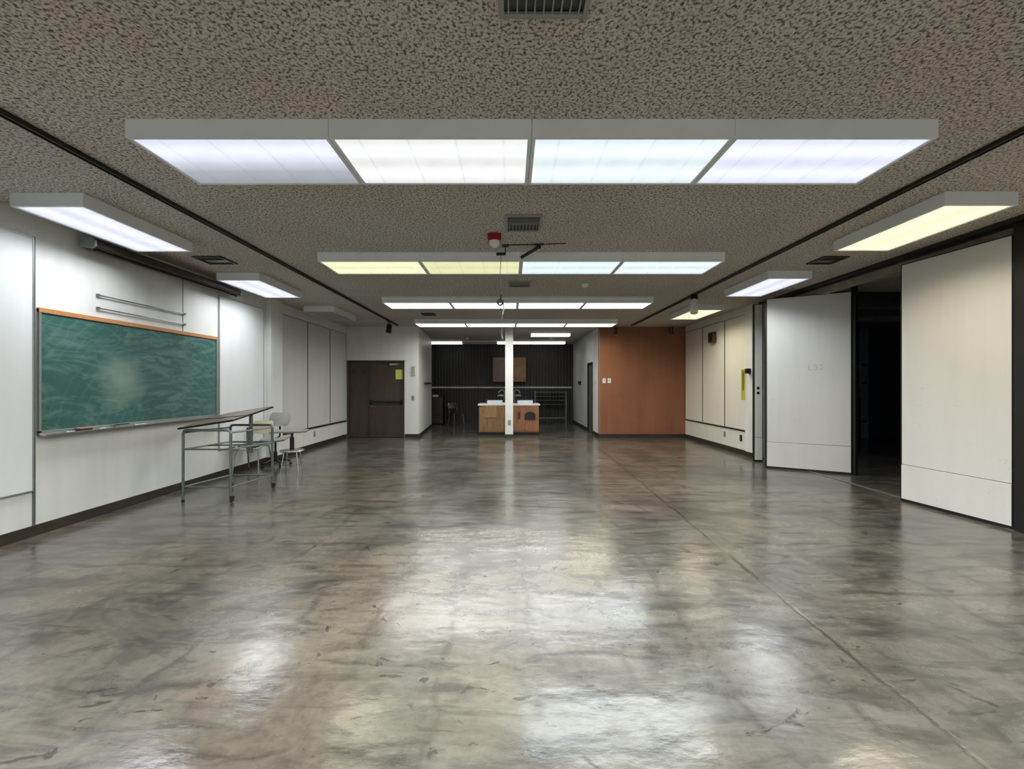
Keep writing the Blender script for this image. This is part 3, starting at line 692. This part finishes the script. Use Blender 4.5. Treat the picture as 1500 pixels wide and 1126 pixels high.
tag(B().box(4.61, 4.6905, 8.36, 8.44, 1.64, 1.74, 0.004).build('wall_latch', 'black'), 'small black latch on the right pilaster above the yellow sign', 'holder')

# ------------------------------------------------------------------ folding partition
def partition(p0, p1, label, z1=2.875, seam=0.445, th=0.07, edges=(0.02, 0.02), lock=False, marks=False):
    """panel whose room-side face runs from p0 (far/left) to p1; z up. edges = widths of black seals"""
    a = Vector((p0[0], p0[1], 0)); c = Vector((p1[0], p1[1], 0)); u = (c - a).normalized(); L = (c - a).length
    n = Vector((u.y, -u.x, 0))
    if n.dot(Vector((0, 0, 0)) - a) < 0: n = -n     # towards the viewpoint side of the room
    n = -n                                            # thickness goes away
    M4 = Matrix(((u.x, n.x, 0, a.x), (u.y, n.y, 0, a.y), (0, 0, 1, 0), (0, 0, 0, 1)))
    t = thing('partition_panel', label, 'partition panel', ((a.x + c.x) / 2, (a.y + c.y) / 2, 0), 'folding partition panels')
    e0, e1 = edges
    B().box(e0, L - e1, 0, th, seam + 0.006, z1, 0.003, M4).build('upper_board', 'partition', t)
    B().box(e0, L - e1, -0.006, th, 0.035, seam, 0.003, M4).build('kick_board', 'partition', t)
    B().box(e0, L - e1, 0.01, th - 0.004, seam - 0.002, seam + 0.008, 0, M4).build('seam', 'dark_steel', t)
    b = B(); b.box(0, e0, -0.003, th + 0.003, 0.012, z1 + 0.01, 0.003, M4); b.box(L - e1, L, -0.003, th + 0.003, 0.012, z1 + 0.01, 0.003, M4)
    b.box(e0, L - e1, 0.002, th - 0.002, 0.004, 0.035, 0, M4); b.box(e0, L - e1, 0.004, th - 0.004, z1, z1 + 0.012, 0, M4)
    b.build('edge_seal', 'seal', t)
    if lock:
        for zz in (1.36, 1.27): B().lathe(M4 @ Vector((L / 2, -0.001, zz)), [(0.022, -0.010), (0.026, -0.002), (0.026, 0.004)], 14, 'Y').build('lock_cylinder', 'black', t, True)
    if marks:
        b = B()
        for (s0, s1, h0, h1) in ((0.62, 0.625, 1.66, 1.74), (0.62, 0.66, 1.655, 1.66), (0.69, 0.73, 1.735, 1.74), (0.69, 0.73, 1.70, 1.703), (0.69, 0.73, 1.66, 1.665), (0.73, 0.734, 1.66, 1.74), (0.76, 0.80, 1.735, 1.74), (0.796, 0.80, 1.67, 1.74), (0.76, 0.80, 1.667, 1.672)):
            b.box(s0, s1, -0.0015, 0.0, h0, h1, 0, M4)
        b.build('faint_marks', 'enamel_dark', t)
    return t
partition((4.345, 7.335), (5.36, 6.735), 'white partition panel swung open at an angle beside the dark opening', edges=(0.035, 0.012), marks=True)
partition((4.70, 8.26), (5.29, 6.80), 'thin folded panel', edges=(0.02, 0.02)) if False else None
# edge-on folded panel behind the angled one
t = partition((4.49, 7.93), (4.65, 7.90), 'narrow white end of a folded partition panel with two lock holes', th=0.05, z1=2.90, edges=(0.022, 0.012), lock=True)
# black jamb of the angled panel (thick black edge right of it)
tag(B().box(5.368, 5.41, 6.68, 6.76, 0.005, H - 0.036, 0.004).build('partition_post', 'seal'), 'black upright at the right edge of the angled partition panel', 'post', 'black partition uprights')
partition((4.755, 5.225), (4.875, 4.16), 'cream white partition panel standing right of the dark opening', z1=2.862, edges=(0.012, 0.01))
tag(B().box(4.86, 4.96, 4.045, 4.145, 0.005, H - 0.036, 0.004).build('partition_post', 'seal'), 'black upright at the far right of the picture', 'post', 'black partition uprights')
partition((4.85, 4.03), (4.87, 2.80), 'partition panel cut off by the right edge of the picture', edges=(0.006, 0.01))

# dark room: pale blue door edge with hinges, dim cabinet
t = thing('door_edge_panel', 'tall pale blue panel in the dark room behind the partition', 'panel', (9.45, 11.5, 0))
B().box(9.40, 9.60, 11.50, 11.58, 0.0, 3.0 - 0.05, 0.004).build('panel', simple('pale_blue_panel', (170, 195, 220), 0.4), t)
for z in (1.95, 1.45, 0.42): B().box(9.42, 9.56, 11.485, 11.50, z, z + 0.05, 0.004).build('hinge', 'black', t)
t = thing('storage_cabinet', 'dim dark storage cabinet in the unlit room', 'cabinet', (8.2, 9.5, 0))
B().box(7.6, 8.9, 10.9, 11.5, 0.06, 1.05, 0.006).build('body', 'dark_steel', t); B().box(7.64, 8.86, 10.95, 11.5, 0, 0.06).build('plinth', 'black', t)
for x0 in (7.62, 8.26): B().box(x0, x0 + 0.62, 10.88, 10.9, 0.10, 1.02, 0.003).build('cabinet_door', 'base', t)

# ------------------------------------------------------------------ sink cabinet in the alcove
t = thing('sink_cabinet', 'wooden sink cabinet with a white countertop behind the post', 'cabinet', (-0.05, 12.5, 0))
X0, X1, Y0, Y1 = -0.895, 0.80, 12.12, 12.96
B().box(X0, X1, Y0, Y1, 0.09, 0.845, 0.004).build('body', 'wood', t)
B().box(X0 + 0.06, X1 - 0.06, Y0 + 0.07, Y1 - 0.05, 0.0, 0.09).build('plinth', 'black', t)
ct = B().box(X0 - 0.03, X1 + 0.03, Y0 - 0.03, Y1 + 0.02, 0.845, 0.888, 0.004).build('countertop', simple('white_countertop', (214, 214, 210), 0.3, vary=0.03), t)
B().box(-0.28, -0.02, Y0 - 0.02, Y0 + 0.12, 0.888, 0.925, 0.003).build('upstand', 'white_plastic', t)
dl = B().box(-0.74, -0.40, Y0 - 0.02, Y0 - 0.001, 0.50, 0.835, 0.003).build('cabinet_door', 'wood_pale', t)
B().box(-0.40, -0.16, Y0 - 0.014, Y0 - 0.001, 0.13, 0.835, 0.003).build('cabinet_door', 'wood', t)
dr = B().box(0.06, 0.79, Y0 - 0.016, Y0 - 0.001, 0.13, 0.835, 0.003).build('cabinet_door', 'wood_red', t)
B().box(0.20, 0.275, Y0 - 0.022, Y0 - 0.016, 0.46, 0.66, 0.002).build('slot', simple('dark_red_slot', (70, 34, 22), 0.5), dr)
arch = [(0.40, 0.46), (0.70, 0.46), (0.70, 0.58)] + [(0.55 + 0.15 * math.cos(a * PI / 8), 0.58 + 0.09 * math.sin(a * PI / 8)) for a in range(1, 8)] + [(0.40, 0.58)]
B().prism([(x, Y0 - 0.05, z) for x, z in arch], (0, 0.034, 0)).build('towel_dispenser', 'black', dr)
for sx, c, lb in ((-1, -0.46, 'steel basin tray on the counter left of the post'), (1, 0.42, 'steel basin tray on the counter right of the post')):
    t2 = thing('sink_tray', lb, 'tray', (c, 12.55, 0.888), 'basin trays on the sink cabinet')
    b = B(); w, dd, h = 0.22, 0.18, 0.085
    b.box(c - w, c + w, 12.40, 12.75, 0.8885, 0.90, 0.002)
    b.box(c - w, c + w, 12.40, 12.412, 0.90, 0.888 + h, 0.002); b.box(c - w, c + w, 12.738, 12.75, 0.90, 0.888 + h, 0.002)
    b.box(c - w, c - w + 0.012, 12.412, 12.738, 0.90, 0.888 + h, 0.002); b.box(c + w - 0.012, c + w, 12.412, 12.738, 0.90, 0.888 + h, 0.002)
    b.build('basin', 'tray', t2)
    b = B(); b.box(c - w - 0.06, c + w + 0.06, 12.77, 12.80, 0.8885, 1.0, 0.004); b.build('backrest_plate', 'black', t2)
    fx = -0.04 + sx * 0.15
    t3 = thing('faucet', 'grey gooseneck faucet peeking out %s of the post' % ('left' if sx < 0 else 'right'), 'faucet', (fx, 12.84, 0.888), 'faucets on the sink cabinet')
    b = B(); b.lathe((fx, 12.84, 0.8885), [(0.035, 0), (0.035, 0.015), (0.018, 0.03), (0.016, 0.05)], 14)
    b.tube([(fx, 12.84, 0.93), (fx, 12.84, 1.22), (fx + sx * 0.02, 12.82, 1.27), (fx + sx * 0.08, 12.80, 1.28), (fx + sx * 0.15, 12.80, 1.24), (fx + sx * 0.17, 12.79, 1.18)], 0.016, 10)
    b.build('spout', 'grey_metal', t3, True)
    B().tube([(fx + sx * 0.03, 12.83, 1.10), (fx + sx * 0.12, 12.82, 1.12), (fx + sx * 0.20, 12.80, 1.10)], [0.03, 0.035, 0.02], 10).build('lever', 'grey_metal', t3, True)
# hung cabinet on the ribbed wall
t = thing('wall_cabinet', 'brown two-tone box hung on the black ribbed wall behind the post', 'cabinet', (-0.05, 16.3, 1.55))
B().box(-0.675, 0.575, 16.16, 16.45, 1.55, 2.47, 0.006).build('body', 'wood_red', t)
B().box(-0.665, -0.06, 16.14, 16.16, 1.56, 2.46, 0.004).build('cabinet_door', 'mauve', t)['label'] = 'faded mauve door'
dd = B().box(-0.05, 0.565, 16.14, 16.16, 1.56, 2.46, 0.004).build('cabinet_door', 'wood', t); dd['label'] = 'brown door with a lighter inset'
B().box(0.15, 0.50, 16.132, 16.14, 1.68, 2.10, 0.003).build('inset', 'wood_pale', dd)
# metal rack right of the cabinet
t = thing('metal_rack', 'dark metal rack with thin rails in front of the ribbed wall', 'rack', (1.5, 16.0, 0))
for x in (0.90, 2.05):
    for y in (15.85, 16.25): B().box(x, x + 0.03, y, y + 0.03, 0, 1.20, 0.003).build('post', 'grey_metal', t)
for z in (0.72, 0.87, 1.02, 1.17): B().box(0.93, 2.05, 15.85, 16.28, z - 0.012, z, 0.002).build('shelf', 'grey_metal', t)
B().box(0.93, 2.05, 15.85, 15.87, 0.19, 0.225, 0.002).build('rail', 'grey_metal', t)
# dim things on the left of the alcove
t = thing('file_cabinet', 'dark grey low cabinet in the shade at the left of the alcove', 'cabinet', (-2.6, 15.6, 0))
B().box(-2.95, -2.42, 15.3, 15.8, 0.03, 1.0, 0.006).build('body', 'dark_steel', t)
for z in (0.06, 0.37, 0.68): B().box(-2.93, -2.44, 15.285, 15.3, z, z + 0.29, 0.004).build('drawer', 'base', t)
B().box(-2.92, -2.46, 15.33, 15.77, 0, 0.03).build('plinth', 'black', t)
tag(B().box(-2.80, -2.62, 15.42, 15.60, 1.0, 1.07, 0.006).build('paper_stack', 'white_plastic'), 'small pale box on top of the dark low cabinet', 'box')

def school_chair(cx, cy, rz, label, shell, name='shell_chair', group=None, pad=None, S=1.0, back_mat=None):
    R = Matrix.Translation((cx, cy, 0)) @ Matrix.Rotation(rz, 4, 'Z') @ Matrix.Scale(S, 4)
    W = lambda x, y, z: R @ Vector((x, y, z))
    t = thing(name, label, 'chair', (cx, cy, 0), group)
    # local: front = -y
    def seat(u, v):
        x = (u - 0.5) * (0.40 - 0.04 * v); y = -0.20 + 0.40 * v
        z = 0.445 - 0.02 * math.sin(PI * u) - (0.03 * (1 - v * 4) ** 2 if v < 0.25 else 0) + 0.01 * v
        return W(x, y, z)
    B().grid(seat, 10, 10, 0.012).build('seat', shell, t, True)
    def back(u, v):
        wdt = 0.36 - 0.08 * abs(v - 0.5) ** 2 * 4
        x = (u - 0.5) * wdt; y = 0.235 + 0.07 * v - 0.05 * math.sin(PI * u) + 0.03; z = 0.60 + 0.21 * v
        return W(x, y, z)
    B().grid(back, 10, 8, 0.012).build('backrest', back_mat or shell, t, True)
    if pad:
        B().grid(lambda u, v: seat(0.1 + 0.8 * u, 0.1 + 0.8 * v) + Vector((0, 0, 0.022)), 8, 8, 0.02).build('seat_pad', pad, t, True)
    for sx in (-1, 1):
        B().tube([W(sx * 0.15, -0.15, 0.425), W(sx * 0.17, -0.19, 0.40), W(sx * 0.20, -0.24, 0.012)], 0.011, 8).build('leg', 'chrome', t, True)
        B().tube([W(sx * 0.15, 0.12, 0.425), W(sx * 0.17, 0.15, 0.40), W(sx * 0.20, 0.25, 0.012)], 0.011, 8).build('leg', 'chrome', t, True)
        B().tube([W(sx * 0.15, -0.10, 0.425), W(sx * 0.155, 0.17, 0.43), W(sx * 0.15, 0.245, 0.50), W(sx * 0.14, 0.285, 0.66), W(sx * 0.13, 0.30, 0.76)], 0.010, 8).build('back_support', 'chrome', t, True)
        for yy in (-0.24, 0.25):
            p = W(sx * 0.20, yy, 0); B().lathe((p.x, p.y, 0), [(0.014, 0.001), (0.016, 0.004), (0.014, 0.018)], 10).build('foot_cap', 'black', t)
    b = B(); b.tube([W(-0.16, -0.13, 0.42), W(0.16, -0.13, 0.42)], 0.009, 8); b.tube([W(-0.16, 0.13, 0.42), W(0.16, 0.13, 0.42)], 0.009, 8)
    b.build('seat_frame', 'dark_steel', t, True)
    return t
school_chair(-1.95, 15.3, 0.6, 'dim metal legged chair in the shade of the alcove', 'base')

# ------------------------------------------------------------------ drafting stand and chairs, left side
t = thing('drafting_table', 'grey tubular rolling drafting stand with a tilted worn brown board', 'drafting table', (-3.60, 5.5, 0))
A = (-3.95, 5.17); Bc = (-3.375, 5.17); Cc = (-3.257, 5.86); Dc = (-3.83, 5.86)
TOPZ = 0.865
legs = [A, Bc, Cc, Dc]
R_ = 0.0155
for i, (x, y) in enumerate(legs):
    lg = B().tube([(x, y, 0.075 if i != 0 else 0.02), (x, y, TOPZ - 0.04)], R_, 12).build('leg', 'grey_metal', t, True)
    if i in (1, 2, 3):
        B().lathe((x, y, 0.045), [(0.008, 0.0), (0.012, 0.01), (0.013, 0.035)], 10).build('stem', 'black', lg)
        WL[lg.name] = WL[lg.name]
        b = B(); b.lathe((x + 0.018, y - 0.01, 0.03), [(0.022, -0.010), (0.029, -0.006), (0.029, 0.006), (0.022, 0.010)], 18, 'X'); b.box(x - 0.002, x + 0.006, y - 0.02, y + 0.012, 0.025, 0.07); b.box(x + 0.030, x + 0.036, y - 0.02, y + 0.012, 0.025, 0.07); b.box(x - 0.002, x + 0.036, y - 0.02, y + 0.012, 0.064, 0.07)
        b.build('caster', 'rubber', lg, True)
    else:
        B().lathe((x, y, 0.0005), [(0.017, 0.0), (0.018, 0.004), (0.017, 0.03)], 12).build('foot_cap', 'black', lg)
def corner_frame(p, q, z):
    P, Q = Vector((p[0], p[1], z)), Vector((q[0], q[1], z)); d_ = (Q - P).normalized()
    pts = [P + Vector((0, 0, -0.045)), P + Vector((0, 0, -0.02)) + d_ * 0.006, P + d_ * 0.02 + Vector((0, 0, -0.004)), P + d_ * 0.045,
           Q - d_ * 0.045, Q - d_ * 0.02 + Vector((0, 0, -0.004)), Q + Vector((0, 0, -0.02)) - d_ * 0.006, Q + Vector((0, 0, -0.045))]
    return pts
b = B(); b.tube(corner_frame(A, Bc, TOPZ), R_, 12); b.tube(corner_frame(Dc, Cc, TOPZ), R_, 12)
b.tube([(Bc[0], Bc[1], TOPZ - 0.03), (Cc[0], Cc[1], TOPZ - 0.03)], 0.011, 8); b.tube([(A[0], A[1], TOPZ - 0.03), (Dc[0], Dc[1], TOPZ - 0.03)], 0.011, 8)
b.build('top_frame', 'grey_metal', t, True)
def ring(z, r, nm):
    for p, q in ((A, Bc), (Bc, Cc), (Cc, Dc), (Dc, A)):
        B().tube([(p[0], p[1], z), (q[0], q[1], z)], r, 8).build(nm, 'grey_metal', t, True)
ring(0.635, 0.011, 'crossbar'); ring(0.182, 0.010, 'crossbar')
b = B()
for f in (0.35, 0.65):
    p = Vector((A[0], A[1], 0.632)).lerp(Vector((Bc[0], Bc[1], 0.632)), f); q = Vector((Dc[0], Dc[1], 0.632)).lerp(Vector((Cc[0], Cc[1], 0.632)), f)
# tilted board
pa = Vector((-3.97, 5.12, 0.878)); pd = Vector((-3.34, 5.15, 0.975)); vv = Vector((0.010, 0.86, 0.118))
pb, pc = pa + vv, pd + vv
nrm = (pd - pa).cross(vv).normalized()
bd = B().prism([pa, pd, pc, pb], nrm * 0.018).build('board', 'cork', t)
b = B(); e = 0.010
for p, q in ((pa, pd), (pd, pc), (pc, pb), (pb, pa)):
    b.tube([p + nrm * 0.009, q + nrm * 0.009], 0.0125, 6)
b.build('edge_band', 'dark_steel', bd)
mid0, mid1 = pa.lerp(pd, 0.5), pb.lerp(pc, 0.5)
b = B(); q0 = pa.lerp(pb, 0.55) + nrm * 0.019; q1 = pd.lerp(pc, 0.30) + nrm * 0.019; b.tube([q0, q1], 0.006, 6); b.build('strap', 'black', bd)
b = B(); b.box(-3.395, -3.365, 5.56, 5.60, 0.53, 1.035, 0.003); b.box(-3.425, -3.395, 5.555, 5.605, 0.53, 0.86, 0.003); b.tube([(-3.38, 5.58, 0.60), (-3.31, 5.58, 0.60)], 0.01, 8)
b.build('tilt_post', 'grey_metal', t)
b = B(); b.tube([(-3.40, 5.58, 0.635), (-3.90, 5.50, 0.635)], 0.009, 8); b.build('brace', 'grey_metal', t, True)

school_chair(-4.17, 6.95, math.radians(4), 'tan backed metal chair with a slate pad directly behind the drafting stand', 'grey_plastic', group='school chairs by the left wall', pad='slate_pad', back_mat='tan_plastic')
# swivel chair
t = thing('swivel_chair', 'grey plastic swivel chair with a black wheeled base near the pilaster', 'chair', (-4.10, 7.52, 0))
cx, cy = -4.12, 7.51
Rm = Matrix.Translation((cx, cy, 0)) @ Matrix.Rotation(math.radians(12), 4, 'Z')
W = lambda x, y, z: Rm @ Vector((x, y, z))
B().grid(lambda u, v: W((u - 0.5) * 0.38, -0.19 + 0.38 * v, 0.50 - 0.02 * math.sin(PI * u) - 0.02 * (1 - v) ** 3), 10, 10, 0.03).build('seat', 'grey_plastic', t, True)
B().grid(lambda u, v: W((u - 0.5) * (0.36 - 0.1 * abs(2 * v - 1) ** 2), 0.22 + 0.06 * v - 0.05 * math.sin(PI * u), 0.68 + 0.24 * v), 10, 8, 0.03).build('backrest', 'grey_plastic', t, True)
B().tube([W(0, 0.1, 0.47), W(0, 0.24, 0.50), W(0, 0.255, 0.60), W(0, 0.245, 0.76)], 0.016, 8).build('back_support', 'dark_steel', t, True)
B().tube([W(0, 0, 0.09), W(0, 0, 0.25), W(0, 0, 0.26), W(0, 0, 0.475)], [0.03, 0.03, 0.018, 0.018], 12).build('gas_column', 'black', t, True)
for k in range(5):
    a = 2 * PI * k / 5 + 0.3
    s = B().tube([W(0.02 * math.cos(a), 0.02 * math.sin(a), 0.12), W(0.24 * math.cos(a), 0.24 * math.sin(a), 0.075)], [0.022, 0.014], 8).build('base_arm', 'black', t, True)
    p = W(0.24 * math.cos(a), 0.24 * math.sin(a), 0.026)
    B().lathe(p, [(0.02, -0.018), (0.0255, -0.012), (0.0255, 0.012), (0.02, 0.018)], 14, 'X').build('caster', 'rubber', s, True)
# small pedestal table, standing on a low four-legged plate
t = thing('pedestal_desk', 'low grey desk top on a black pedestal over a four legged stool base', 'desk', (-3.55, 7.1, 0))
tz = 0.675
pts = []
cx, cy = -3.56, 6.98
outline = [(-0.36, -0.16), (-0.30, -0.21), (0.18, -0.24), (0.26, -0.20), (0.28, -0.12), (0.28, 0.14), (0.24, 0.20), (0.16, 0.22), (-0.28, 0.20), (-0.36, 0.14)]
Rd = Matrix.Rotation(math.radians(18), 4, 'Z')
B().prism([Vector((cx, cy, tz - 0.022)) + Rd @ Vector((x * 0.84, y * 0.95, 0)) for x, y in outline], (0, 0, 0.022)).build('desk_top', 'grey_laminate', t)
B().tube([(cx, cy, 0.36), (cx, cy, 0.56), (cx, cy, 0.561), (cx, cy, tz - 0.02)], [0.034, 0.034, 0.02, 0.02], 14).build('pedestal', 'black', t, True)
B().lathe((cx, cy, tz - 0.035), [(0.05, 0), (0.09, 0.012)], 16).build('top_plate', 'dark_steel', t)
b = B(); b.lathe((cx, cy, 0.335), [(0.15, 0.0), (0.18, 0.004), (0.185, 0.014), (0.18, 0.024), (0.03, 0.027)], 26); b.build('stool_seat', 'aluminium', t, True)
for k in range(4):
    a = PI / 4 + k * PI / 2 + 0.2
    B().tube([(cx + 0.13 * math.cos(a), cy + 0.13 * math.sin(a), 0.336), (cx + 0.19 * math.cos(a), cy + 0.19 * math.sin(a), 0.002)], 0.010, 8).build('leg', 'chrome', t, True)
B().tube([(cx + 0.165 * math.cos(a), cy + 0.165 * math.sin(a), 0.14) for a in [2 * PI * i / 20 for i in range(20)]], 0.006, 6, closed=True).build('foot_ring', 'chrome', t, True)

# ------------------------------------------------------------------ camera, world, view
cam = bpy.data.cameras.new('camera'); co = bpy.data.objects.new('camera', cam); COL.objects.link(co)
co.location = (0, 0, CAM_H); co.rotation_euler = (PI / 2, 0, 0)
cam.sensor_width = 36; cam.lens = 628 / 1500 * 36; cam.shift_x = 2 / 1500; cam.shift_y = 2 / 1500
cam.clip_start = 0.05; cam.clip_end = 100
SC.camera = co
w = bpy.data.worlds.new('world'); SC.world = w; w.use_nodes = True
w.node_tree.nodes['Background'].inputs[0].default_value = (0.5, 0.55, 0.6, 1); w.node_tree.nodes['Background'].inputs[1].default_value = 0.02
SC.view_settings.view_transform = 'Standard'; SC.view_settings.look = 'None'; SC.view_settings.gamma = 1; SC.view_settings.exposure = 0.26
SC.view_settings.use_curve_mapping = False
SC.cycles.max_bounces = 10; SC.cycles.diffuse_bounces = 6; SC.cycles.glossy_bounces = 4
SC.cycles.use_denoising = True; SC.cycles.sample_clamp_indirect = 6
SC.cycles.caustics_reflective = False; SC.cycles.caustics_refractive = False
